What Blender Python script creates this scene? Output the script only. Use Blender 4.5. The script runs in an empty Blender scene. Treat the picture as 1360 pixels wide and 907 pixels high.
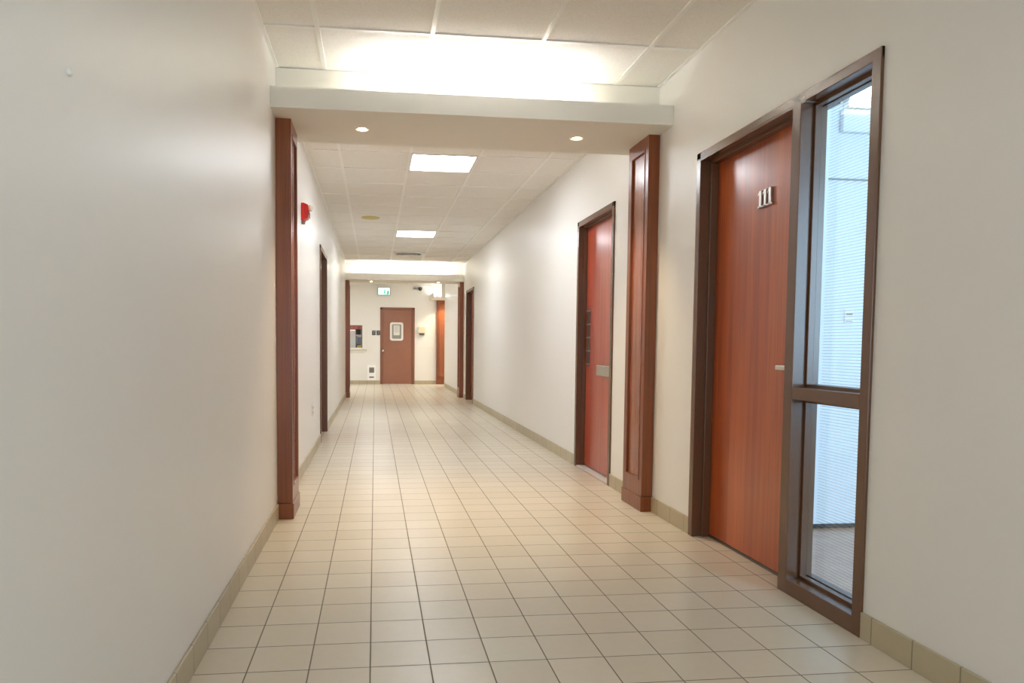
import bpy, bmesh, math, random
from mathutils import Vector, Matrix
random.seed(5)
PI = math.pi
scene = bpy.context.scene
COL = scene.collection

# ------------------------------------------------------------------ helpers
def lin(c):
    return tuple((v/255/12.92 if v/255 <= .04045 else ((v/255+.055)/1.055)**2.4) for v in c)

class MB:
    """collects shapes and links them as ONE mesh object"""
    def __init__(self):
        self.bm = bmesh.new()
    def box(self, x0, x1, y0, y1, z0, z1, bev=0.0, seg=2):
        b = bmesh.new()
        bmesh.ops.create_cube(b, size=1)
        for v in b.verts:
            v.co = Vector(((x0+x1)/2+v.co.x*abs(x1-x0), (y0+y1)/2+v.co.y*abs(y1-y0), (z0+z1)/2+v.co.z*abs(z1-z0)))
        if bev:
            bmesh.ops.bevel(b, geom=b.edges[:], offset=bev, segments=seg, affect='EDGES', profile=.5)
        self.add(b); return self
    def add(self, b):
        me = bpy.data.meshes.new('tmp'); b.to_mesh(me); b.free()
        self.bm.from_mesh(me); bpy.data.meshes.remove(me)
    def cyl(self, c, axis, r, h, r2=None, seg=32, cap=True):
        """cylinder / cone starting at c and running h along axis"""
        b = bmesh.new()
        bmesh.ops.create_cone(b, cap_ends=cap, segments=seg, radius1=r, radius2=r if r2 is None else r2, depth=h)
        q = Vector((0, 0, 1)).rotation_difference(Vector(axis).normalized())
        M = Matrix.Translation(Vector(c)) @ q.to_matrix().to_4x4() @ Matrix.Translation((0, 0, h/2))
        b.transform(M); self.add(b); return self
    def ball(self, c, r, sc=(1, 1, 1), u=24, v=14):
        b = bmesh.new()
        bmesh.ops.create_uvsphere(b, u_segments=u, v_segments=v, radius=r)
        b.transform(Matrix.Translation(Vector(c)) @ Matrix.Diagonal((*sc, 1)))
        self.add(b); return self
    def lathe(self, prof, c, axis=(0, 0, 1), seg=40, cap=True):
        """prof: list of (radius, height) revolved about axis at c"""
        b = bmesh.new(); rings = []
        for r, h in prof:
            rings.append([b.verts.new((r*math.cos(2*PI*i/seg), r*math.sin(2*PI*i/seg), h)) for i in range(seg)])
        for a, d in zip(rings, rings[1:]):
            for i in range(seg):
                j = (i+1) % seg
                b.faces.new((a[i], a[j], d[j], d[i]))
        if cap:
            b.faces.new(rings[0][::-1]); b.faces.new(rings[-1])
        else:
            for i in range(seg):
                j = (i+1) % seg; b.faces.new((rings[-1][i], rings[-1][j], rings[0][j], rings[0][i]))
        bmesh.ops.recalc_face_normals(b, faces=b.faces[:])
        q = Vector((0, 0, 1)).rotation_difference(Vector(axis).normalized())
        b.transform(Matrix.Translation(Vector(c)) @ q.to_matrix().to_4x4())
        self.add(b); return self
    def prism(self, pts, ax, a, b_):
        """polygon pts extruded along axis ax ('x','y','z') from a to b_"""
        b = bmesh.new()
        def P(p, t):
            return {'x': (t, p[0], p[1]), 'y': (p[0], t, p[1]), 'z': (p[0], p[1], t)}[ax]
        A = [b.verts.new(P(p, a)) for p in pts]; B = [b.verts.new(P(p, b_)) for p in pts]
        n = len(pts)
        b.faces.new(A); b.faces.new(B[::-1])
        for i in range(n):
            b.faces.new((A[i], B[i], B[(i+1) % n], A[(i+1) % n]))
        bmesh.ops.recalc_face_normals(b, faces=b.faces[:])
        self.add(b); return self
    def tube(self, pts, r, seg=12):
        for p, q in zip(pts, pts[1:]):
            p = Vector(p); q = Vector(q)
            self.cyl(p, q-p, r, (q-p).length, seg=seg)
            self.ball(q, r, u=12, v=8)
        return self
    def build(self, name, m, parent=None, smooth=False, loc=None):
        me = bpy.data.meshes.new(name); self.bm.to_mesh(me); self.bm.free()
        o = bpy.data.objects.new(name, me); COL.objects.link(o)
        me.materials.append(m)
        if smooth:
            for p in me.polygons: p.use_smooth = True
            try: me.set_sharp_from_angle(angle=math.radians(35))
            except Exception: pass
        if parent is not None: o.parent = parent
        if loc: o.location = loc
        return o

def tag(o, label=None, cat=None, group=None, kind=None):
    if label: o['label'] = label
    if cat: o['category'] = cat
    if group: o['group'] = group
    if kind: o['kind'] = kind
    return o
def empty(name, loc, rz=0):
    o = bpy.data.objects.new(name, None); COL.objects.link(o)
    o.location = loc; o.rotation_euler = (0, 0, rz); o.empty_display_size = .1
    return o
def copy_tree(o, parent=None):
    c = o.copy(); COL.objects.link(c)
    if parent is not None: c.parent = parent
    for ch in list(o.children): copy_tree(ch, c)
    return c

# ------------------------------------------------------------------ materials
def mat(name, rgb, rough=.5, metal=0.0, spec=.5, emis=None, estr=0.0):
    m = bpy.data.materials.new(name); m.use_nodes = True
    b = m.node_tree.nodes['Principled BSDF']
    b.inputs['Base Color'].default_value = (*lin(rgb), 1)
    b.inputs['Roughness'].default_value = rough
    b.inputs['Metallic'].default_value = metal
    b.inputs['Specular IOR Level'].default_value = spec
    if emis:
        b.inputs['Emission Color'].default_value = (*lin(emis), 1)
        b.inputs['Emission Strength'].default_value = estr
    return m
class N:
    def __init__(self, m): self.t = m.node_tree; self.b = self.t.nodes['Principled BSDF']
    def n(self, ty, **kw):
        x = self.t.nodes.new(ty)
        for k, v in kw.items(): setattr(x, k, v)
        return x
    def l(self, a, b): self.t.links.new(a, b)
    def math(self, op, a, b=None, c=None):
        x = self.n('ShaderNodeMath', operation=op)
        for i, v in enumerate((a, b, c)):
            if v is None: continue
            if isinstance(v, (int, float)): x.inputs[i].default_value = v
            else: self.l(v, x.inputs[i])
        return x.outputs[0]
    def mix(self, f, A, B):
        x = self.n('ShaderNodeMix', data_type='RGBA')
        if isinstance(f, (int, float)): x.inputs[0].default_value = f
        else: self.l(f, x.inputs[0])
        for i, v in ((6, A), (7, B)):
            if isinstance(v, tuple): x.inputs[i].default_value = (*v, 1)
            else: self.l(v, x.inputs[i])
        return x.outputs[2]
    def noise(self, scale, detail=3, vec=None, rough=.5):
        x = self.n('ShaderNodeTexNoise'); x.inputs['Scale'].default_value = scale
        x.inputs['Detail'].default_value = detail; x.inputs['Roughness'].default_value = rough
        if vec is not None: self.l(vec, x.inputs['Vector'])
        return x.outputs['Fac']
    def obj(self): return self.n('ShaderNodeTexCoord').outputs['Object']
    def mapping(self, vec, sc):
        x = self.n('ShaderNodeMapping'); x.inputs['Scale'].default_value = sc
        self.l(vec, x.inputs['Vector']); return x.outputs['Vector']
    def bump(self, h, strength, dist=.01):
        x = self.n('ShaderNodeBump'); x.inputs['Strength'].default_value = strength
        x.inputs['Distance'].default_value = dist
        self.l(h, x.inputs['Height']); self.l(x.outputs[0], self.b.inputs['Normal'])

def wall_paint(name, rgb, rough=.4):
    m = mat(name, rgb, rough, spec=.45); k = N(m); o = k.obj()
    big = k.noise(.9, 3, o); mid = k.noise(7, 4, o)
    f = k.math('MULTIPLY', k.math('ADD', big, k.math('MULTIPLY', mid, .5)), .35)
    c0 = lin(rgb)
    k.l(k.mix(f, tuple(v*1.02 for v in c0), tuple(v*.95 for v in c0)), k.b.inputs['Base Color'])
    k.bump(k.noise(140, 3, o), .12, .002)
    return m
def ceiling_tile(name, rgb):
    m = mat(name, rgb, .95, spec=.1); k = N(m); o = k.obj()
    n1 = k.noise(160, 4, o, .7); n2 = k.noise(3, 2, o)
    c0 = lin(rgb)
    r = k.n('ShaderNodeMapRange'); r.inputs[1].default_value = .35; r.inputs[2].default_value = .62
    k.l(n1, r.inputs[0])
    k.l(k.mix(r.outputs[0], tuple(v*.90 for v in c0), tuple(v*1.03 for v in c0)), k.b.inputs['Base Color'])
    k.bump(n1, .35, .003)
    return m
TILE = .2032
GX, GY = -.0145, 2.4024
def floor_tile(name, a, b_, grout):
    m = mat(name, a, .3, spec=.5); k = N(m); o = k.obj()
    s = k.n('ShaderNodeSeparateXYZ'); k.l(o, s.inputs[0])
    u = k.math('DIVIDE', k.math('SUBTRACT', s.outputs[0], GX), TILE)
    v = k.math('DIVIDE', k.math('SUBTRACT', s.outputs[1], GY), TILE)
    def edge(t):
        f = k.math('FRACT', t)
        return k.math('MINIMUM', f, k.math('SUBTRACT', 1.0, f))
    d = k.math('MINIMUM', edge(u), edge(v))
    g = k.n('ShaderNodeMapRange'); g.inputs[1].default_value = .007; g.inputs[2].default_value = .015
    k.l(d, g.inputs[0])
    wn = k.n('ShaderNodeTexWhiteNoise', noise_dimensions='2D')
    cb = k.n('ShaderNodeCombineXYZ')
    k.l(k.math('FLOOR', u), cb.inputs[0]); k.l(k.math('FLOOR', v), cb.inputs[1]); k.l(cb.outputs[0], wn.inputs['Vector'])
    mott = k.noise(28, 5, o, .6)
    cl = k.noise(1.3, 2, o)
    t = k.math('ADD', k.math('MULTIPLY', wn.outputs['Value'], .55), k.math('MULTIPLY', mott, .5))
    tile = k.mix(t, lin(a), lin(b_))
    gr = k.mix(cl, tuple(x*.75 for x in lin(grout)), tuple(x*1.25 for x in lin(grout)))
    k.l(k.mix(g.outputs[0], gr, tile), k.b.inputs['Base Color'])
    rr = k.n('ShaderNodeMapRange'); rr.inputs[3].default_value = .8; rr.inputs[4].default_value = .27
    k.l(g.outputs[0], rr.inputs[0])
    k.l(k.math('ADD', rr.outputs[0], k.math('MULTIPLY', mott, .12)), k.b.inputs['Roughness'])
    k.bump(k.math('ADD', k.math('MULTIPLY', g.outputs[0], 1.0), k.math('MULTIPLY', mott, .08)), .25, .003)
    return m
def base_tile(name, axis, off, a, b_, grout):
    m = mat(name, a, .4, spec=.45); k = N(m); o = k.obj()
    s = k.n('ShaderNodeSeparateXYZ'); k.l(o, s.inputs[0])
    u = k.math('DIVIDE', k.math('SUBTRACT', s.outputs[axis], off), TILE)
    f = k.math('FRACT', u); d = k.math('MINIMUM', f, k.math('SUBTRACT', 1.0, f))
    g = k.n('ShaderNodeMapRange'); g.inputs[1].default_value = .008; g.inputs[2].default_value = .018
    k.l(d, g.inputs[0])
    wn = k.n('ShaderNodeTexWhiteNoise', noise_dimensions='1D'); k.l(k.math('FLOOR', u), wn.inputs['W'])
    t = k.math('ADD', k.math('MULTIPLY', wn.outputs['Value'], .6), k.math('MULTIPLY', k.noise(30, 4, o), .5))
    k.l(k.mix(g.outputs[0], lin(grout), k.mix(t, lin(a), lin(b_))), k.b.inputs['Base Color'])
    k.bump(g.outputs[0], .3, .003)
    return m
def wood(name, a, b_, dark, rough=.3, sx=14, coat=.25):
    """vertical-grain veneer"""
    m = mat(name, a, rough, spec=.5); k = N(m); o = k.obj()
    big = k.noise(1.0, 3, k.mapping(o, (sx*.45, sx*.45, .35)), .55)
    fine = k.noise(1.0, 5, k.mapping(o, (sx*7, sx*7, 1.6)), .6)
    mid = k.noise(1.0, 4, k.mapping(o, (sx*2, sx*2, .8)), .6)
    def rng(x, lo, hi):
        r = k.n('ShaderNodeMapRange'); r.inputs[1].default_value = lo; r.inputs[2].default_value = hi
        k.l(x, r.inputs[0]); return r.outputs[0]
    c = k.mix(rng(big, .3, .7), lin(a), lin(b_))
    f2 = k.math('MULTIPLY', rng(mid, .42, .72), .5)
    c = k.mix(f2, c, lin(dark))
    c = k.mix(k.math('MULTIPLY', rng(fine, .5, .72), .4), c, lin(dark))
    k.l(c, k.b.inputs['Base Color'])
    k.b.inputs['Coat Weight'].default_value = coat
    k.b.inputs['Coat Roughness'].default_value = .18
    k.bump(fine, .04, .001)
    return m
def brushed(name, rgb, rough=.3):
    m = mat(name, rgb, rough, 1.0); k = N(m); o = k.obj()
    n = k.noise(1, 4, k.mapping(o, (20, 20, 400)))
    c = lin(rgb); k.l(k.mix(n, tuple(v*.85 for v in c), tuple(min(1, v*1.1) for v in c)), k.b.inputs['Base Color'])
    return m
def speckle(name, rgb, rough=.5, amt=.06, scale=60, metal=0.0, spec=.5):
    m = mat(name, rgb, rough, metal, spec); k = N(m); o = k.obj()
    c = lin(rgb)
    k.l(k.mix(k.noise(scale, 3, o), tuple(v*(1-amt) for v in c), tuple(min(1, v*(1+amt)) for v in c)), k.b.inputs['Base Color'])
    return m
def emit(name, rgb, s):
    return mat(name, rgb, .5, emis=rgb, estr=s)

M = {}
M['wall'] = wall_paint('wall_paint', (236, 234, 230))
M['beam'] = wall_paint('beam_paint', (230, 226, 216), .6)
M['ceil'] = ceiling_tile('ceiling_tile', (238, 234, 227))
M['grid'] = speckle('grid_metal', (238, 236, 230), .4, .02)
M['floor'] = floor_tile('floor_tile', (218, 209, 190), (206, 195, 174), (122, 114, 98))
M['base_y'] = base_tile('baseboard_tile_side', 1, GY, (192, 181, 154), (178, 166, 138), (140, 128, 104))
M['base_x'] = base_tile('baseboard_tile_end', 0, GX, (192, 181, 154), (178, 166, 138), (140, 128, 104))
M['frame'] = speckle('frame_paint', (104, 70, 46), .27, .04, 40, spec=.65)
M['bframe'] = speckle('end_door_paint', (136, 88, 66), .38, .05, 12)
M['door'] = wood('cherry_door', (196, 98, 40), (170, 74, 26), (108, 42, 14), .3, coat=.45)
M['door_red'] = wood('red_cherry_door', (192, 88, 58), (168, 66, 42), (118, 40, 26), .3, coat=.4)
M['pil'] = wood('pilaster_wood', (154, 84, 38), (130, 66, 27), (82, 38, 14), .3, 18, .15)
M['pilpanel'] = wood('pilaster_panel_wood', (174, 100, 54), (152, 80, 38), (100, 46, 20), .24, 14, .4)
M['alu'] = brushed('aluminium', (205, 203, 198), .32)
M['steel'] = brushed('dark_steel', (120, 112, 104), .4)
M['satin'] = brushed('satin_metal', (186, 182, 170), .38)
M['white'] = speckle('white_plastic', (236, 234, 228), .4, .02)
M['beige'] = speckle('beige_plastic', (222, 214, 190), .45, .03)
M['dark'] = speckle('dark_plastic', (44, 43, 42), .4, .1)
M['grey'] = speckle('grey_plastic', (150, 148, 142), .5, .05)
M['yellow'] = speckle('yellowed_cover', (206, 190, 128), .6, .04)
M['red'] = speckle('red_plastic', (206, 34, 20), .3, .06)
M['panel'] = emit('light_diffuser', (244, 249, 255), 13)
M['cove'] = emit('cove_tube', (246, 250, 255), 22)
M['lamp'] = emit('downlight_lamp', (255, 226, 170), 14)
M['exit'] = emit('exit_face', (205, 250, 240), .45)
M['exitg'] = emit('exit_green', (40, 160, 140), .2)
M['sill'] = speckle('threshold_metal', (206, 202, 194), .35, .04)
M['paper'] = speckle('paper', (232, 232, 228), .8, .03)
M['lens'] = mat('clear_lens', (240, 225, 215), .1)

# ------------------------------------------------------------------ dimensions
XL, XR, ZC = -.6, 1.82, 2.755
YB, YE = -5.5, 20.15          # open back of the corridor, end wall
WT = .15
ZF = 2.175                     # door frame head

# ------------------------------------------------------------------ room shell
b = MB()
b.box(-4.2, 4.4, YB, 22.4, -.1, 0)
tag(b.build('floor', M['floor']), kind='structure')

def side_wall(name, x0, x1, y0, y1, holes, z1=2.95):
    b = MB(); y = y0
    for (a, c, zt, zb) in holes:
        b.box(x0, x1, y, a, 0, z1)
        b.box(x0, x1, a, c, zt, z1)
        if zb > 0: b.box(x0, x1, a, c, 0, zb)
        y = c
    b.box(x0, x1, y, y1, 0, z1)
    return tag(b.build(name, M['wall']), kind='structure')
LD = (8.07, 9.16)
side_wall('wall_left', XL-WT, XL, YB, 15.52, [(LD[0]+.02, LD[1]-.02, ZF-.02, 0)])
R1 = (2.465, 3.968); R2 = (5.40, 6.40); R3 = (13.33, 14.42)
b = MB(); y = YB
for a, c in (R1, R2, R3):
    b.box(XR, XR+WT, y, a+.02, 0, 2.95); b.box(XR, XR+WT, a+.02, c-.02, ZF-.02, 2.95); y = c-.02
b.box(XR, XR+WT, y, 15.52, 0, 2.95)
b.box(XR, XR+WT, 15.52, 19.0, 0, 2.95)
tag(b.build('wall_right', M['wall']), kind='structure')
# end wall with a door opening and a service window opening
ED = (.144, 1.096); EZ = 2.12
WX = (-1.15, -.345); WZ = (1.0, 1.62)
b = MB()
b.box(-4.2, WX[0], YE, YE+WT, 0, 2.95); b.box(WX[0], WX[1], YE, YE+WT, 0, WZ[0]); b.box(WX[0], WX[1], YE, YE+WT, WZ[1], 2.95)
b.box(WX[1], ED[0]+.02, YE, YE+WT, 0, 2.95); b.box(ED[0]+.02, ED[1]-.02, YE, YE+WT, EZ-.02, 2.95); b.box(ED[1]-.02, 4.4, YE, YE+WT, 0, 2.95)
tag(b.build('wall_end', M['wall']), kind='structure')
# side branches at the far junction
b = MB(); b.box(-4.2, -4.05, 15.37, YE, 0, 2.95); b.box(-4.05, XL-WT, 15.37, 15.52, 0, 2.95)
tag(b.build('wall_junction', M['wall']), kind='structure')
b = MB(); b.box(4.25, 4.4, 18.85, YE, 0, 2.95); b.box(XR+WT, 4.25, 18.85, 19.0, 0, 2.95)
tag(b.build('wall_branch', M['wall']), kind='structure')

# ceilings: lay-in tiles above a T-bar grid
b = MB()
b.box(-4.2, 4.4, YB, 22.4, ZC+.004, ZC+.1)
ceil = tag(b.build('ceiling', M['ceil']), kind='structure')
CT = .6096
gx = [-.305+CT*i for i in range(4)]
b = MB(); w = .0125
def grid(y0, y1, yref, x0=XL, x1=XR):
    for x in gx: b.box(x-w, x+w, y0, y1, ZC-.003, ZC+.006)
    k = math.ceil((y0-yref)/CT)
    while yref+k*CT < y1:
        yy = yref+k*CT; b.box(x0, x1, yy-w, yy+w, ZC-.0022, ZC+.0058); k += 1
    for x, s in ((x0, 1), (x1, -1)): b.box(min(x, x+s*.02), max(x, x+s*.02), y0, y1, ZC-.0035, ZC+.005)
grid(YB, 4.56, 3.98)
GY2 = 6.42
grid(4.83, 15.15, GY2)
grid(15.5, YE, 15.9, -4.05, 4.25)
b.build('ceiling_grid', M['grid'], ceil)

# baseboards (tile)
def bb_side(name, x, s, spans, h=.1, t=.011):
    b = MB()
    for a, c in spans:
        x0, x1 = (x, x+s*t) if s > 0 else (x-t, x)
        b.box(x0, x1, a, c, 0, h, .003)
    return tag(b.build(name, M['base_y']), kind='structure')
bb_side('baseboard_left', XL, 1, [(YB, 4.53), (4.90, LD[0]), (LD[1], 14.98)])
bb_side('baseboard_right', XR, -1, [(YB, R1[0]), (R1[1], 4.545), (4.93, R2[0]), (R2[1], R3[0]), (R3[1], 14.75)])
bb_side('baseboard_junction', XR, -1, [(15.26, 19.0)])
b = MB(); b.box(-4.0, ED[0], YE-.011, YE, 0, .1, .003); b.box(ED[1], 1.68, YE-.011, YE, 0, .1, .003)
tag(b.build('baseboard_end', M['base_x']), kind='structure')

# ------------------------------------------------------------------ portal beams with light coves
ZB = 2.447
def beam(name, y0, y1, zb, lip, label):
    root = tag(empty(name, ((XL+XR)/2, y0, zb)), label, 'ceiling beam', 'portal beams across the corridor')
    hw = (XR-XL)/2-.001
    D = y1-y0
    m = MB(); m.box(-hw, hw, .235, D-.235, .028, ZC-zb); m.build('core', M['beam'], root)
    m = MB(); m.box(-hw, hw, 0, D, 0, .03); m.build('soffit', M['beam'], root)
    m = MB(); m.box(-hw, hw, 0, .03, .03, lip); m.build('front_lip', M['beam'], root)
    m = MB(); m.box(-hw, hw, D-.03, D, .03, lip); m.build('rear_lip', M['beam'], root)
    return root
beam('ceiling_beam', 4.335, 5.05, ZB, .118, 'near painted beam spanning the corridor, with a bright glow on the ledge above it')
ZB2 = 2.395
beam('ceiling_beam', 14.85, 15.45, ZB2, .14, 'far painted beam across the corridor in front of the brown end door')
# beam over the opening to the right branch
root = tag(empty('ceiling_beam', (1.5, 19.0, 2.33)), 'short painted beam stub over the orange wood pilaster at the corridor end', 'ceiling beam')
m = MB(); m.box(0, .68, 0, YE-19.0-.001, 0, .03); m.build('soffit', M['beam'], root)
m = MB(); m.box(0, .03, 0, YE-19.0-.001, .03, .13); m.build('front_lip', M['beam'], root)
m = MB(); m.box(.24, .319, 0, YE-19.0-.001, .03, ZC-2.33); m.box(.319, .68, .002, YE-19.0-.001, .03, ZC-2.33); m.build('core', M['beam'], root)

# hidden cove tubes
def cove(y, z, label, x0=-.02, x1=1.22):
    root = tag(empty('cove_light', ((x0+x1)/2, y, z)), label, 'cove light')
    h = (x1-x0)/2
    m = MB(); m.cyl((-h, 0, .045), (1, 0, 0), .013, 2*h, seg=16); m.build('tube', M['cove'], root, True)
    m = MB(); m.box(-h-.03, h+.03, -.02, .02, 0, .026, .004)
    for s in (-1, 1): m.box(s*(h+.012)-.012, s*(h+.012)+.012, -.014, .014, .02, .062, .003)
    m.build('batten', M['white'], root)
cove(4.46, ZB+.03, 'fluorescent cove light on the front ledge of the near beam')
cove(4.925, ZB+.03, 'fluorescent cove light on the back ledge of the near beam')
cove(14.98, ZB2+.03, 'fluorescent cove light on the front ledge of the far beam', -.3, 1.5)
cove(15.32, ZB2+.03, 'fluorescent cove light on the back ledge of the far beam')

rt = tag(empty('cove_light', (1.62, 19.55, 2.36)), 'small cove light on the ledge of the short beam at the corridor end', 'cove light')
m = MB(); m.cyl((0, -.45, .045), (0, 1, 0), .013, .9, seg=16); m.build('tube', emit('cove_tube_small', (246, 250, 255), 9), rt, True)
m = MB(); m.box(-.02, .02, -.48, .48, 0, .03, .004); m.build('batten', M['white'], rt)
# downlights
def downlight(x, y, z, label, power):
    root = tag(empty('downlight', (x, y, z)), label, 'downlight', 'downlights under the beams')
    m = MB(); m.lathe([(.026, -.001), (.040, -.006), (.046, -.004), (.047, .0)], (0, 0, 0), cap=False)
    m.build('trim_ring', M['white'], root, True)
    m = MB(); m.lathe([(.001, -.010), (.014, -.009), (.024, -.004), (.026, -.001)], (0, 0, 0)); m.build('lamp', M['lamp'], root, True)
    L = bpy.data.lights.new('downlight_beam', 'SPOT'); L.energy = power; L.color = (1, .78, .48); L.spot_size = math.radians(84); L.spot_blend = .8; L.shadow_soft_size = .03
    o = bpy.data.objects.new('downlight_beam', L); COL.objects.link(o); o.location = (x, y, z-.03)
PD = 26
downlight(-.082, 4.69, ZB, 'lit downlight in the near beam underside, left of the pair', PD)
downlight(1.308, 4.69, ZB, 'lit downlight in the near beam underside, right of the pair', PD)
downlight(-.08, 15.1, ZB2, 'tiny lit downlight in the far beam underside, left of the pair', PD*.4)
downlight(1.31, 15.1, ZB2, 'tiny lit downlight in the far beam underside, right of the pair', PD*.4)

# ------------------------------------------------------------------ wood pilasters
def pilaster(loc, rz, wid, prot, h, label, group='wood pilasters under the beams'):
    """lx along the wall, ly out of the wall (towards the corridor is -y), local origin on the wall"""
    n_ = Vector((math.sin(rz), -math.cos(rz), 0))*.0015
    root = tag(empty('pilaster', Vector(loc)+n_, rz), label, 'pilaster', group)
    st, rb, rt, rec = .052, .20, .078, .016
    m = MB()
    m.box(0, wid, -prot+rec, 0, .1, h)                          # core
    m.box(0, st, -prot, -prot+rec, .1, h); m.box(wid-st, wid, -prot, -prot+rec, .1, h)
    m.box(st, wid-st, -prot, -prot+rec, .1, rb); m.box(st, wid-st, -prot, -prot+rec, h-rt, h)
    m.build('shaft', M['pil'], root)
    m = MB(); m.box(st+.016, wid-st-.016, -prot+.011, -prot+rec+.002, rb+.016, h-rt-.016, .002); m.build('inset_panel', M['pilpanel'], root)
    # moulding around the inset panel
    m = MB(); t = .016; y0, y1 = -prot-.004, -prot+rec
    for (a, c, e, g) in ((st, st+t, rb, h-rt), (wid-st-t, wid-st, rb, h-rt)): m.box(a, c, y0, y1, e, g, .004)
    for (e, g) in ((rb, rb+t), (h-rt-t, h-rt)): m.box(st, wid-st, y0, y1, e, g, .004)
    m.build('moulding', M['pil'], root)
    m = MB(); m.box(-.007, wid+.007, -prot-.007, 0, 0, .098, .004); m.build('plinth', M['pil'], root)
    return root
# right wall: facing +X -> rz=-90 (lx=-Y, ly=+X); left wall: rz=+90 (lx=+Y, ly=-X)
pilaster((XR, 4.905, 0), -PI/2, .36, .074, ZB, 'right wooden pilaster under the near beam, beside the door with number plates')
pilaster((XL, 4.54, 0), PI/2, .36, .092, ZB, 'left wooden pilaster under the near beam')
pilaster((XR, 15.25, 0), -PI/2, .36, .08, ZB2, 'right wooden pilaster under the far beam, beside the far right doorway')
pilaster((XL, 14.97, 0), PI/2, .36, .08, ZB2, 'left wooden pilaster under the far beam')
pilaster((1.70, YE, 0), 0, .36, .09, 2.33, 'orange lit wooden pilaster against the end wall, right of the brown door')

# ------------------------------------------------------------------ doors
def frame_mesh(W, H, fw=.05, proud=.012, depth=.15, jl=True, jr=True, stop=(.045, .09), sw=.016):
    m = MB(); e = .0025
    if jl:
        m.box(0, fw, -proud, depth, 0, H, e); m.box(fw-.004, fw+sw, stop[0], stop[1], 0, H-fw, e)
    if jr:
        m.box(W-fw, W, -proud, depth, 0, H, e); m.box(W-fw-sw, W-fw+.004, stop[0], stop[1], 0, H-fw, e)
    m.box(0, W, -proud, depth, H-fw+.01, H, e)
    m.box(0, W, -proud+.001, depth-.001, H-fw, H-fw+.02, e)
    m.box(fw, W-fw, stop[0], stop[1], H-fw-sw, H-fw+.004, e)
    return m

# --- door with the numerals and the sidelight beside it (right wall, nearest)
Y0 = R1[1]
d1 = tag(empty('door_1', (XR, Y0, 0), -PI/2), 'cherry wood door with three metal number one digits beside a glass sidelight', 'door', kind='structure')
DW = Y0-2.958                    # to the mullion
m = frame_mesh(DW+.03, ZF, .048, jr=False); m.build('door_frame', M['frame'], d1)
# leaf
lx0, lx1 = .05, DW-.068
m = MB(); m.box(lx0, lx1, .09, .134, .014, ZF-.05, .002); leaf = m.build('door_leaf', M['door'], d1)
def digit_one(px, pz, h, w, name='digit_one'):
    m = MB(); y0, y1 = .078, .0895
    m.box(px-w/2, px+w/2, y0, y1, pz, pz+h, .0012)
    m.box(px-w*1.05, px+w*1.05, y0, y1, pz, pz+.010, .0012)
    m.prism([(px-w*1.15, pz+h*.80), (px-w*.4, pz+h*.97), (px-w*.4, pz+h*.84), (px-w*1.15, pz+h*.70)], 'y', y0, y1)
    o = m.build(name, M['alu'], leaf); tag(o, 'brushed metal number one'); return o
for i, yy in enumerate((3.436, 3.392, 3.348)):
    digit_one(Y0-yy, 1.780, .084, .020)
m = MB(); hx = Y0-3.075
m.lathe([(.026, 0), (.026, -.0), (.026, .006), (.022, .009)], (hx, .09, .995), (0, -1, 0))
m.cyl((hx, .09, .995), (0, -1, 0), .010, .05, seg=20)
m.box(hx-.105, hx+.012, .034, .048, .984, 1.006, .005, 3)
tag(m.build('lever_handle', M['alu'], leaf, True), 'silver lever handle')
m = MB(); m.box(lx0, lx1, .085, .15, 0, .012, .002); m.build('threshold', M['steel'], d1)

# --- sidelight
LW0 = Y0-3.024
w1 = tag(empty('window_1', (XR, 3.024, 0), -PI/2), 'tall brown framed sidelight with striped privacy glass beside the cherry door', 'window', kind='structure')
SW = 3.024-R1[0]
mw, fr = .066, .05
m = MB(); e = .0025
m.box(0, mw, -.012, .11, 0, ZF, e); m.box(SW-fr, SW, -.012, .15, 0, ZF, e)
m.box(0, SW, -.0115, .15, ZF-.042, ZF, e); m.box(0, SW, -.0115, .15, 0, .068, e)
m.box(mw, SW-fr, -.0115, .15, .863, .916, e)
m.build('window_frame', M['frame'], w1)
panes = ((.068, .863), (.916, ZF-.042))
m = MB(); s = .014
for z0, z1 in panes:
    for y0, y1 in ((.046, .075),):
        m.box(mw-.002, mw+s, y0, y1, z0, z1, .002); m.box(SW-fr-s, SW-fr+.002, y0, y1, z0, z1, .002)
        m.box(mw, SW-fr, y0, y1, z0-.002, z0+s, .002); m.box(mw, SW-fr, y0, y1, z1-s, z1+.002, .002)
m.build('glazing_stop', M['frame'], w1)
# glass: clear pane with a fine striped film
gm = bpy.data.materials.new('striped_glass'); gm.use_nodes = True
k = N(gm); out = k.t.nodes['Material Output']; pb = k.b
pb.inputs['Base Color'].default_value = (*lin((205, 222, 234)), 1); pb.inputs['Roughness'].default_value = .45
tr = k.n('ShaderNodeBsdfTransparent'); tr.inputs[0].default_value = (.86, .94, .98, 1)
gl = k.n('ShaderNodeBsdfGlossy'); gl.inputs['Roughness'].default_value = .02
def schlick(k):
    lw = k.n('ShaderNodeLayerWeight'); lw.inputs[0].default_value = .5
    return k.math('ADD', k.math('MULTIPLY', k.math('POWER', lw.outputs['Facing'], 5.0), .9), .035)
fr_ = schlick(k)
m1 = k.n('ShaderNodeMixShader'); k.l(fr_, m1.inputs[0]); k.l(tr.outputs[0], m1.inputs[1]); k.l(gl.outputs[0], m1.inputs[2])
s_ = k.n('ShaderNodeSeparateXYZ'); k.l(k.obj(), s_.inputs[0])
fz = k.math('FRACT', k.math('DIVIDE', s_.outputs[2], .0125))
line = k.math('LESS_THAN', fz, .30)
edge_ = k.math('GREATER_THAN', s_.outputs[0], mw+s+.052)
msk = k.math('MULTIPLY', k.math('MULTIPLY', line, edge_), .24)
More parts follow.
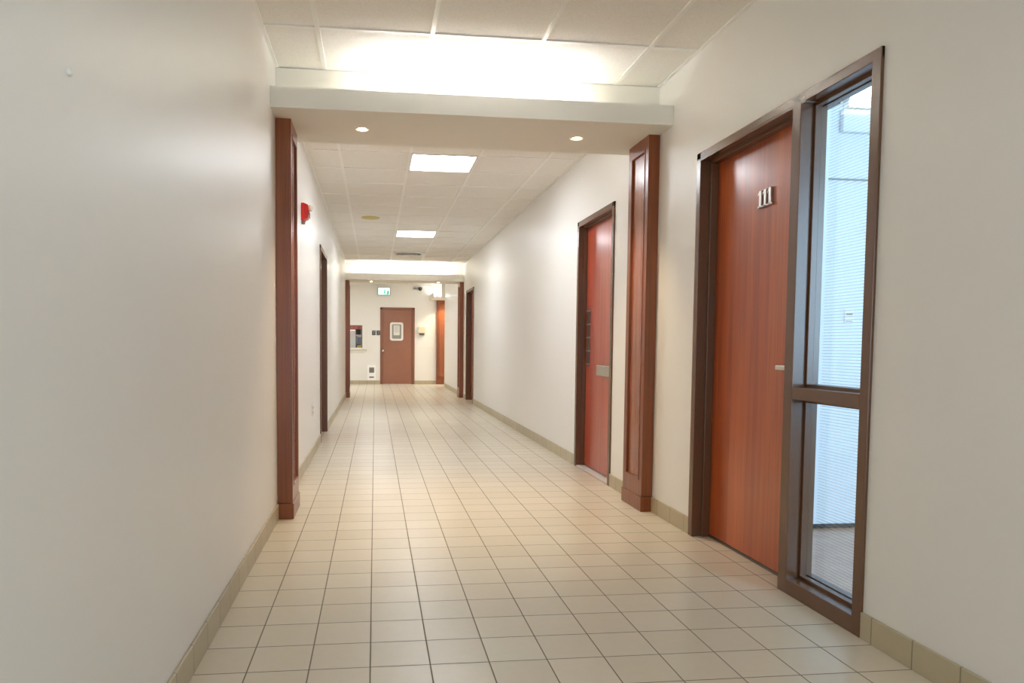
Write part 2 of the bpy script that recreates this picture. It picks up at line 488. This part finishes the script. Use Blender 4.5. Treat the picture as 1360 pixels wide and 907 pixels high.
m2 = k.n('ShaderNodeMixShader'); k.l(msk, m2.inputs[0]); k.l(m1.outputs[0], m2.inputs[1]); k.l(pb.outputs[0], m2.inputs[2])
k.l(m2.outputs[0], out.inputs[0])
for z0, z1 in panes:
    m = MB(); m.box(mw, SW-fr, .078, .084, z0, z1); m.build('glass_pane', gm, w1)
m = MB()
for z0, z1 in panes:
    m.box(SW-fr-s, SW-fr+.002, .086, .115, z0, z1, .002)
    m.box(mw, SW-fr, .086, .115, z0-.002, z0+s, .002); m.box(mw, SW-fr, .086, .115, z1-s, z1+.002, .002)
m.build('rear_glazing_stop', M['frame'], w1)

# --- the office seen through the sidelight
M['office_wall'] = wall_paint('office_paint', (226, 232, 238), .6)
M['office_floor'] = wood('office_floor_wood', (196, 158, 130), (176, 136, 108), (134, 96, 72), .3, 5)
b = MB(); b.box(XR+WT, 4.6, 4.02, 4.12, 0, 2.9); tag(b.build('wall_office_back', M['office_wall']), kind='structure')
b = MB(); b.box(4.6, 4.7, .2, 4.12, 0, 2.9); tag(b.build('wall_office_side', M['office_wall']), kind='structure')
b = MB(); b.box(XR+WT, 4.6, .1, .2, 0, .75); b.box(XR+WT, 2.15, .1, .2, .75, 2.9); b.box(4.3, 4.6, .1, .2, .75, 2.9); b.box(2.15, 4.3, .1, .2, 2.45, 2.9)
tag(b.build('wall_office_front', M['office_wall']), kind='structure')
b = MB(); b.box(XR+WT, 4.6, .2, 4.02, .0, .006); tag(b.build('floor_office', M['office_floor']), kind='structure')
b = MB(); b.box(XR+WT+.15, 4.6, 4.008, 4.02, .006, .03); tag(b.build('baseboard_office', M['dark']), kind='structure')
b = MB(); b.box(2.70, 3.55, 3.985, 4.0195, 2.345, 2.475, .004); tag(b.build('trim_1', M['office_wall']), kind='structure')
b = MB(); b.box(2.64, 4.6, 4.012, 4.0195, 2.074, 2.084, .002); tag(b.build('trim_2', M['grey']), kind='structure')
rt = tag(empty('wall_light', (3.1, 4.019, 2.48)), 'bright white light strip high on the office wall, seen through the sidelight', 'wall light')
m = MB(); m.box(-.38, .5, -.05, 0, 0, .2, .005); m.build('housing', M['white'], rt)
m = MB(); m.box(-.375, .495, -.062, -.051, .004, .196, .004); m.build('diffuser', emit('office_strip', (250, 252, 255), 1.6), rt)
rt = tag(empty('wall_switch', (2.80, 4.019, 1.24)), 'small grey wall switch in the office, seen through the sidelight glass', 'switch')
m = MB(); m.box(-.03, .03, -.006, 0, 0, .08, .003); m.build('switch_plate', M['white'], rt)
m = MB(); m.box(-.02, .02, -.012, -.006, .045, .056, .002); m.build('rocker', M['grey'], rt)
m = MB(); m.box(-.02, .02, -.012, -.006, .006, .011, .002); m.build('label_strip', M['grey'], rt)

# spot over the orange pilaster
def spot(loc, power, ang=100):
    L = bpy.data.lights.new('branch_spot', 'SPOT'); L.energy = power; L.color = (1, .76, .44); L.spot_size = math.radians(ang); L.spot_blend = .6; L.shadow_soft_size = .03
    o = bpy.data.objects.new('branch_spot', L); COL.objects.link(o); o.location = loc; return o
so = spot((1.86, 19.62, 2.30), 15); so.rotation_euler = (math.radians(18), 0, 0)
# --- second right-hand door
d2 = tag(empty('door_2', (XR, R2[1], 0), -PI/2), 'reddish cherry door with dark guard strip and silver push plate, right wall past the beam', 'door', kind='structure')
W2 = R2[1]-R2[0]
m = frame_mesh(W2, ZF+.02, .048, stop=(.035, .068)); m.build('door_frame', M['frame'], d2)
m = MB(); m.box(.05, W2-.05, .068, .112, .02, ZF-.03, .002); leaf2 = m.build('door_leaf', M['door_red'], d2)
m = MB(); gx0 = .118; m.box(gx0, gx0+.062, .058, .068, .915, 1.415, .002)
gp = m.build('guard_strip', M['steel'], leaf2); tag(gp, 'dark vertical metal strip')
for i in range(5):
    m = MB(); zz = .93+i*.1175
    m.lathe([(.007, 0), (.006, .003), (.002, .005)], (gx0-.012, .0585, zz), (0, -1, 0), 16)
    m.lathe([(.007, 0), (.006, .003), (.002, .005)], (gx0+.074, .0585, zz), (0, -1, 0), 16)
    m.box(gx0-.018, gx0+.08, .0575, .0685, zz-.006, zz+.006, .002)
    m.build('screw', M['satin'], gp, True)
px0, px1 = R2[1]-5.90, R2[1]-5.56
m = MB(); m.box(px0, px1, .028, .045, .845, .93, .004); m.box(px0+.01, px1-.01, .045, .0685, .852, .923)
tag(m.build('push_plate', M['satin'], leaf2), 'boxy silver push plate')
m = MB(); m.box(.05, W2-.05, -.004, .15, 0, .011, .003); tag(m.build('threshold', M['sill'], d2), 'silver threshold')

# --- far right and left doorways (only frames and jambs show)
d3 = tag(empty('door_3', (XR, R3[1], 0), -PI/2), 'narrow looking dark brown doorway beside the right pilaster of the far beam', 'door', kind='structure')
W3 = R3[1]-R3[0]
m = frame_mesh(W3, ZF, .05); m.build('door_frame', M['frame'], d3)
m = MB(); m.box(.052, W3-.052, .09, .134, .012, ZF-.052, .002); l3 = m.build('door_leaf', M['door'], d3)
m = MB(); m.lathe([(.02, 0), (.02, .012), (.011, .016), (.011, .03), (.026, .042), (.026, .056), (.012, .064)], (W3-.12, .09, .98), (0, -1, 0)); m.build('door_knob', M['alu'], l3, True)
d4 = tag(empty('door_4', (XL, LD[0], 0), PI/2), 'narrow looking dark brown doorway in the left wall, past the red alarm', 'door', kind='structure')
W4 = LD[1]-LD[0]
m = frame_mesh(W4, ZF, .05); m.build('door_frame', M['frame'], d4)
m = MB(); m.box(.052, W4-.052, .09, .134, .012, ZF-.052, .002); l4 = m.build('door_leaf', M['door'], d4)
m = MB(); m.lathe([(.02, 0), (.02, .012), (.011, .016), (.011, .03), (.026, .042), (.026, .056), (.012, .064)], (.12, .09, .98), (0, -1, 0)); m.build('door_knob', M['alu'], l4, True)

# --- brown end door
d5 = tag(empty('door_5', (ED[0], YE, 0)), 'brown painted door with a small white framed pane and round knob on the end wall', 'door', kind='structure')
W5 = ED[1]-ED[0]
m = frame_mesh(W5, EZ, .062, stop=(.03, .06), sw=.014); m.build('door_frame', M['bframe'], d5)
M['endleaf'] = speckle('end_door_leaf', (150, 102, 80), .4, .05, 10)
m = MB(); m.box(.064, W5-.064, .012, .056, .012, EZ-.064, .002); l5 = m.build('door_leaf', M['endleaf'], d5)
vx0, vx1, vz0, vz1 = .413-ED[0], .779-ED[0], 1.205, 1.711
def rrect(x0, x1, z0, z1, r, n=6):
    P = []
    for cx, cz, a0 in ((x1-r, z1-r, 0), (x0+r, z1-r, PI/2), (x0+r, z0+r, PI), (x1-r, z0+r, 1.5*PI)):
        for i in range(n+1):
            a = a0+PI/2*i/n; P.append((cx+r*math.cos(a), cz+r*math.sin(a)))
    return P
def ring(m, o, i, y0, y1):
    b = bmesh.new(); n = len(o)
    V = [[b.verts.new((p[0], y, p[1])) for p in poly] for poly in (o, i) for y in (y0, y1)]
    for j in range(n):
        q = (j+1) % n
        for A, B in ((V[0], V[1]), (V[1], V[3]), (V[3], V[2]), (V[2], V[0])):
            b.faces.new((A[j], A[q], B[q], B[j]))
    bmesh.ops.recalc_face_normals(b, faces=b.faces[:]); m.add(b)
m = MB(); ring(m, rrect(vx0, vx1, vz0, vz1, .06), rrect(vx0+.055, vx1-.055, vz0+.055, vz1-.055, .03), -.008, .012)
lite = m.build('lite_frame', M['white'], l5); tag(lite, 'white rounded frame of the small pane')
m = MB(); m.prism(rrect(vx0+.05, vx1-.05, vz0+.05, vz1-.05, .03), 'y', .005, .0115); m.build('pane', M['grey'], lite)
m = MB(); m.box(vx0+.10, vx1-.10, .002, .0045, vz0+.15, vz1-.085); 
for i in range(7): pass
pp = m.build('paper_notice', M['paper'], lite); tag(pp, 'white paper notice')
m = MB()
for i in range(9): m.box(vx0+.12, vx1-.12-(.03 if i % 3 == 2 else 0), .0008, .0019, vz1-.115-i*.02, vz1-.110-i*.02)
m.build('ruled_line', M['grey'], pp)
m = MB(); m.lathe([(.032, 0), (.032, .006), (.013, .01), (.013, .03), (.03, .042), (.034, .058), (.026, .072), (.008, .078)], (.228-ED[0], .012, .919), (0, -1, 0)); m.build('door_knob', M['alu'], l5, True)

# --- service window in the end wall
w2 = tag(empty('window_2', (WX[0], YE, WZ[0])), 'white framed service window with a projecting sill, left of the brown end door', 'window', kind='structure')
WW, WH = WX[1]-WX[0], WZ[1]-WZ[0]
m = MB(); c = .115
m.box(-c, 0, -.02, 0, -.0, WH+.075, .003); m.box(WW, WW+c, -.02, 0, 0, WH+.075, .003); m.box(0, WW, -.02, 0, WH, WH+.075, .003)
m.build('window_frame', M['white'], w2)
m = MB(); m.box(-c-.02, WW+c+.02, -.09, .15, -.045, 0, .005); m.box(-c, WW+c, -.022, 0, -.13, -.045, .003); m.build('window_sill', M['white'], w2)
M['jamb'] = speckle('window_jamb', (120, 116, 112), .5, .04)
m = MB(); m.box(0, .02, 0, .15, 0, WH); m.box(WW-.035, WW, 0, .15, 0, WH); m.box(0, WW, 0, .15, WH-.02, WH); m.build('window_jamb', M['jamb'], w2)
clear = bpy.data.materials.new('clear_glass'); clear.use_nodes = True
k = N(clear); tr = k.n('ShaderNodeBsdfTransparent'); gl = k.n('ShaderNodeBsdfGlossy'); gl.inputs['Roughness'].default_value = .03
f_ = schlick(k)
mx = k.n('ShaderNodeMixShader'); k.l(f_, mx.inputs[0]); k.l(tr.outputs[0], mx.inputs[1]); k.l(gl.outputs[0], mx.inputs[2]); k.l(mx.outputs[0], k.t.nodes['Material Output'].inputs[0])
m = MB(); m.box(.02, WW-.035, .07, .076, 0, WH-.02); m.build('glass_pane', clear, w2)
# the room behind it
M['slate'] = wall_paint('booth_paint', (112, 114, 118), .7)
for nm, bx in (('wall_booth_back', (-2.6, .1, 22.2, 22.3)), ('wall_booth_right', (.1, .2, YE+WT, 22.3)), ('wall_booth_left', (-2.8, -2.6, YE+WT, 22.3))):
    b = MB(); b.box(*bx, 0, 2.9); tag(b.build(nm, M['slate']), kind='structure')
M['redbrown'] = wood('redbrown_wood', (160, 74, 50), (140, 60, 40), (100, 40, 26), .4, 12)
rt = tag(empty('counter', (-1.3, YE+WT+.32, 0)), 'pale counter top just behind the service window', 'counter')
m = MB(); m.box(-1.2, 1.3, -.3, .3, .955, .99, .004); m.build('counter_top', M['grey'], rt)
m = MB(); m.box(-1.15, 1.25, .2, .24, 0, .955); m.box(-1.15, -1.11, -.28, .24, 0, .955); m.box(1.21, 1.25, -.28, .24, 0, .955); m.build('counter_base', M['redbrown'], rt)
rt = tag(empty('wall_cabinet', (-.75, 21.55, 1.53)), 'reddish brown wall cabinet seen at the top of the service window', 'cabinet')
m = MB(); m.box(-.8, .7, 0, .6, 0, .6, .003); m.build('cabinet_body', M['redbrown'], rt)
m = MB()
m.box(-.79, -.005, -.02, -.001, .01, .59, .003); m.build('cabinet_door', M['redbrown'], rt)
m = MB()
m.box(.005, .69, -.02, -.001, .01, .59, .003); m.build('cabinet_door', M['redbrown'], rt)
M['pink'] = emit('strip_glow', (255, 200, 195), 1.1)
rt = tag(empty('strip_light', (-.8, 21.60, 1.53)), 'pinkish glowing strip light under the cabinet behind the service window', 'strip light')
m = MB(); m.box(-.3, .22, -.03, .02, -.055, -.012, .004); m.build('diffuser', M['pink'], rt)
m = MB(); m.box(-.31, .23, -.032, .022, -.012, .0, .002); m.build('housing', M['white'], rt)
rt = tag(empty('paper_sheet', (-.66, YE+WT+.45, .99)), 'tall pale sheet standing behind the left half of the service window', 'sheet')
m = MB(); m.box(-.3, .115, 0, .012, 0, .5, .002); m.build('sheet', M['paper'], rt)
for fx in (-.3, .07):
    m = MB(); m.box(fx, fx+.04, .012, .12, 0, .012, .002); m.build('foot', M['grey'], rt)
rt = tag(empty('desk_monitor', (-.43, YE+WT+.42, .99)), 'grey blue box shaped monitor on the counter behind the service window', 'monitor')
M['bluegrey'] = speckle('blue_grey', (116, 124, 142), .5, .06)
m = MB(); m.box(-.1, .12, 0, .03, .1, .3, .004); m.build('screen_body', M['bluegrey'], rt)
m = MB(); m.box(-.01, .03, .005, .03, .012, .1, .003); m.box(-.06, .08, -.02, .06, 0, .012, .003); m.build('stand', M['dark'], rt)
rt = tag(empty('yellow_box', (-.4, YE+WT+.2, .99)), 'small yellow box on the counter at the right of the service window', 'box')
M['yel'] = speckle('yellow_card', (214, 192, 84), .6, .05)
m = MB(); m.box(-.1, .06, -.05, .05, 0, .06, .003); m.build('box_base', M['yel'], rt)
m = MB(); m.box(-.07, .03, -.053, .053, .06, .085, .003); m.build('box_lid', M['yel'], rt)
rt = tag(empty('bowl', (-.45, 21.7, 1.30)), 'white bowl on a shelf behind the service window', 'bowl')
m = MB(); m.lathe([(.05, 0), (.055, .004), (.10, .04), (.125, .08), (.12, .08), (.095, .045), (.05, .012), (.001, .01)], (0, 0, 0)); m.build('bowl_body', M['white'], rt, True)
rt = tag(empty('wall_shelf', (-.5, 22.2, 1.28)), 'narrow shelf on the grey wall behind the service window', 'shelf')
m = MB(); m.box(-.7, .4, -.7, 0, 0, .02, .003); m.build('shelf_board', M['grey'], rt)
for s_x in (-.6, .3):
    m = MB(); m.prism([(-.65, 0), (0, 0), (0, -.2)], 'x', s_x, s_x+.02); m.build('bracket', M['dark'], rt)

# ------------------------------------------------------------------ ceiling fixtures
def ceiling_light(x0, y0, label):
    root = tag(empty('ceiling_light', (x0+CT/2, y0+CT/2, ZC)), label, 'ceiling light', 'square ceiling light panels')
    h = CT/2-.012
    m = MB(); t = .014
    for a in ((-h, -h+t, -h, h), (h-t, h, -h, h), (-h, h, -h, -h+t), (-h, h, h-t, h)): m.box(*a, -.004, .0035, .001)
    m.build('light_frame', M['white'], root)
    m = MB(); m.box(-h+t-.002, h-t+.002, -h+t-.002, h-t+.002, -.0015, .003); m.build('diffuser', M['panel'], root)
    return root
ceiling_light(.305, GY2, 'nearer bright square light panel in the ceiling, just past the near beam')
ceiling_light(.305, GY2+7*CT, 'farther bright square light panel in the ceiling, in front of the air vent')

# supply vent: curved blades blowing four ways
vy = GY2+11*CT
rt = tag(empty('air_vent', (.61, vy+CT/2, ZC)), 'square ceiling air vent with nested white louvres and a dark gap', 'air vent')
m = MB(); h = CT/2-.012
for a in ((-h, -h+.05, -h, h), (h-.05, h, -h, h), (-h, h, -h, -h+.05), (-h, h, h-.05, h)): m.box(*a, -.006, .003, .002)
m.build('vent_frame', M['white'], rt)
m = MB(); m.box(-h+.045, h-.045, -h+.045, h-.045, -.0025, .0035); m.build('face_plate', M['white'], rt)
m = MB(); m.cyl((0, 0, -.004), (0, 0, 1), .235, .0014, seg=48); tag(m.build('dark_cavity', M['dark'], rt), 'dark gap between the louvres')
for r, d in ((.245, .020), (.185, .026), (.125, .030)):
    m = MB(); m.lathe([(r-.03, -.004), (r-.012, -.6*d), (r, -d), (r+.003, -d+.002), (r-.008, -.6*d+.004), (r-.026, -.003)], (0, 0, 0), seg=56, cap=False)
    m.build('louvre', M['white'], rt, True)

rt = tag(empty('ceiling_speaker', (-.06, 9.70, ZC)), 'round yellowish cover set flush in the ceiling tiles', 'ceiling cover')
m = MB(); m.lathe([(.001, -.012), (.06, -.011), (.10, -.007), (.108, -.004)], (0, 0, 0)); m.build('cover_face', M['yellow'], rt, True)
m = MB(); m.lathe([(.107, -.005), (.116, -.005), (.12, -.002), (.12, .003)], (0, 0, 0), cap=False); m.build('rim', M['yellow'], rt, True)

# ------------------------------------------------------------------ wall fixtures
# red fire alarm horn strobe, left wall
rt = tag(empty('fire_alarm', (XL, 6.13, 2.17), PI/2), 'red fire alarm horn strobe high on the left wall', 'fire alarm')
m = MB(); m.box(-.055, .055, -.03, 0, -.075, .07, .006); m.build('back_box', M['red'], rt)
m = MB(); m.prism([(-.03, -.062), (-.055, -.05), (-.062, 0), (-.055, .055), (-.03, .066)], 'x', -.05, .05); m.build('horn_cover', M['red'], rt)
m = MB(); m.box(-.03, .03, -.085, -.056, .012, .058, .008, 3); tag(m.build('strobe_lens', M['lens'], rt), 'clear strobe lens')
m = MB()
for i in range(4): m.box(-.038, .038, -.066, -.06, -.045+i*.012, -.040+i*.012, .001)
m.build('horn_grille', M['dark'], rt)
m = MB(); m.box(-.03, .01, -.028, 0, -.098, -.076, .004); tag(m.build('conduit_stub', M['grey'], rt), 'grey stub under the alarm')
# duplex outlet, left wall
rt = tag(empty('power_outlet', (XL, 7.1, .39), PI/2), 'white duplex power outlet low on the left wall', 'power outlet')
m = MB(); m.box(-.037, .037, -.006, 0, 0, .118, .003); m.build('cover_plate', M['white'], rt)
for zz in (.035, .083):
    m = MB(); m.prism(rrect(-.017, .017, zz-.014, zz+.014, .008), 'y', -.009, -.005)
    soc = m.build('socket', M['beige'], rt)
    m = MB(); m.box(-.008, -.005, -.0098, -.0085, zz-.004, zz+.007); m.box(.005, .008, -.0098, -.0085, zz-.004, zz+.007); m.build('slot', M['dark'], soc)
# tiny nail head on the near left wall
b = MB(); b.lathe([(.008, 0), (.008, .004), (.005, .008), (.001, .009)], (XL, 1.535, 1.617), (1, 0, 0), 20)
tag(b.build('wall_nail', M['white'], None, True), 'tiny white nail head on the near left wall', 'nail')

# exit sign on the end wall
EXX, EXZ = .078, 2.45
rt = tag(empty('exit_sign', (EXX, YE, EXZ)), 'glowing white and green exit sign above the brown end door', 'exit sign')
EW, EH = .335, .215
m = MB(); m.box(0, EW, -.06, -.001, 0, EH, .004); m.build('sign_case', M['grey'], rt)
m = MB(); m.box(.012, EW-.012, -.066, -.0605, .012, EH-.012, .002); m.build('sign_face', M['exit'], rt)
m = MB()
m.cyl((.19, -.0662, .135), (0, -1, 0), .018, .003, seg=20)                     # running figure: head
m.prism([(.165, .105), (.195, .112), (.205, .06), (.178, .055)], 'y', -.069, -.0662)
m.prism([(.178, .06), (.205, .06), (.175, .022), (.155, .026)], 'y', -.069, -.0662)
m.prism([(.19, .07), (.205, .055), (.235, .03), (.225, .022)], 'y', -.0688, -.0662)
m.prism([(.19, .108), (.225, .085), (.22, .075), (.19, .092)], 'y', -.0688, -.0662)
m.box(.21, .30, -.0685, -.0662, .02, .034)
m.box(.255, .30, -.0685, -.0662, .034, .12)
m.build('running_figure', M['exitg'], rt)

# camera on the end wall
rt = tag(empty('security_camera', (1.14, YE, 2.66)), 'small dark security camera under the ceiling, above right of the end door', 'security camera')
m = MB(); m.box(-.09, .0, -.05, 0, -.03, .02, .006); m.box(-.02, .08, -.06, -.03, -.02, .005, .005); m.build('bracket', M['grey'], rt)
m = MB(); m.lathe([(.001, -.075), (.03, -.068), (.048, -.045), (.055, -.015), (.055, .02), (.03, .024)], (.1, -.06, 0)); m.build('dome', M['dark'], rt, True)

# beige box, plates and heater on the end wall
rt = tag(empty('wall_box', (1.29, YE, 1.365)), 'small beige box on the end wall, right of the brown door', 'wall box')
m = MB(); m.box(-.105, .105, -.07, 0, .05, .228, .012, 3); m.build('housing', M['beige'], rt)
m = MB(); m.box(-.07, .07, -.075, -.01, .0, .052, .008); m.build('lower_tray', M['steel'], rt)
M['plate'] = speckle('dark_plate', (52, 50, 47), .45, .1)
for i, (xx, lab) in enumerate(((-.032, 'dark wall plate on the end wall, farther of the two from the brown door'), (.092, 'dark wall plate on the end wall, tight beside the brown door frame'))):
    rt = tag(empty('switch_plate', (xx, YE, 1.355)), lab, 'wall plate', 'pair of dark plates by the end door')
    m = MB(); m.box(-.047, .047, -.012, 0, 0, .125, .004); m.build('plate', M['plate'], rt)
    m = MB(); m.prism(rrect(-.018, .026, .07, .105, .01), 'y', -.016, -.0121); m.build('rocker', M['grey'], rt)
    m = MB(); m.prism(rrect(-.02, .02, .022, .052, .01), 'y', -.016, -.0121); m.build('rocker', M['grey'], rt)
rt = tag(empty('wall_heater', (-.09, YE, .101)), 'white wall heater with grey grille low on the end wall', 'heater')
m = MB(); m.box(-.115, .115, -.04, -.0, 0, .42, .008); m.build('housing', speckle('bright_white', (252, 252, 252), .35, .0), rt)
m = MB(); m.box(-.068, .068, -.0415, -.0395, .215, .36)
m.build('grille_recess', M['steel'], rt)
m = MB()
for i in range(6): m.box(-.07, .07, -.048, -.0415, .22+i*.025, .232+i*.025, .002)
m.build('grille', M['grey'], rt)
m = MB(); m.box(-.065, .065, -.044, -.0395, .075, .11, .003); m.build('outlet_slot', M['steel'], rt)

# ------------------------------------------------------------------ lights
def area(name, loc, rot, sx, sy, power, color=(1, 1, 1)):
    L = bpy.data.lights.new(name, 'AREA'); L.shape = 'RECTANGLE'; L.size = sx; L.size_y = sy; L.energy = power; L.color = color
    o = bpy.data.objects.new(name, L); COL.objects.link(o); o.location = loc; o.rotation_euler = rot
    return o
# daylight from the glazed entry behind the viewer
area('entry_daylight', (.6, YB-.3, 1.35), (PI/2, 0, 0), 2.2, 2.4, 40, (.66, .83, 1))
# ceiling panels of the near bay, behind the viewer
area('panel_behind', (.61, .0, ZC-.02), (0, 0, 0), .58, .58, 5, (.9, .96, 1))
# lamps of the far junction, left and right branches
area('junction_panel', (.0, 17.4, ZC-.02), (0, 0, 0), .58, .58, 14, (.97, .99, 1))
area('junction_panel_left', (-2.4, 18.2, ZC-.02), (0, 0, 0), .58, .58, 14, (.97, .99, 1))
area('branch_panel', (2.9, 19.55, ZC-.02), (0, 0, 0), .58, .4, 14, (1, .95, .86))
area('booth_panel', (-1.0, 21.2, 2.6), (0, 0, 0), .6, .6, 14, (1, .98, .95))
# daylight window of the office
area('office_daylight', (3.2, .05, 1.6), (PI/2, 0, 0), 2.1, 1.6, 52, (.60, .81, 1))

w = bpy.data.worlds.new('world'); scene.world = w; w.use_nodes = True
w.node_tree.nodes['Background'].inputs[0].default_value = (.75, .85, 1, 1)
w.node_tree.nodes['Background'].inputs[1].default_value = .25

# ------------------------------------------------------------------ camera
cam = bpy.data.cameras.new('camera'); co = bpy.data.objects.new('camera', cam); COL.objects.link(co)
cam.sensor_fit = 'HORIZONTAL'; cam.sensor_width = 36
cam.lens = 960.11/1360*36
cam.shift_x = 68.03/1360; cam.shift_y = 58.11/1360
r = Vector((.99301624, -.11772088, .00778139)); u = Vector((-.0012469, .05548044, .998459)); f = Vector((.11797119, .9914957, -.05494619))
Mx = Matrix(((r.x, u.x, -f.x, 0), (r.y, u.y, -f.y, 0), (r.z, u.z, -f.z, 1.0863), (0, 0, 0, 1)))
co.matrix_world = Mx
cam.clip_start = .05
scene.camera = co

vs = scene.view_settings
scene.display_settings.display_device = 'sRGB'
vs.view_transform = 'Standard'; vs.look = 'None'; vs.exposure = 1.36; vs.gamma = 1; vs.use_curve_mapping = False
cy = scene.cycles
cy.use_denoising = True
cy.max_bounces = 10; cy.diffuse_bounces = 7; cy.glossy_bounces = 4; cy.transparent_max_bounces = 12
cy.sample_clamp_indirect = 8
cy.caustics_reflective = False; cy.caustics_refractive = False
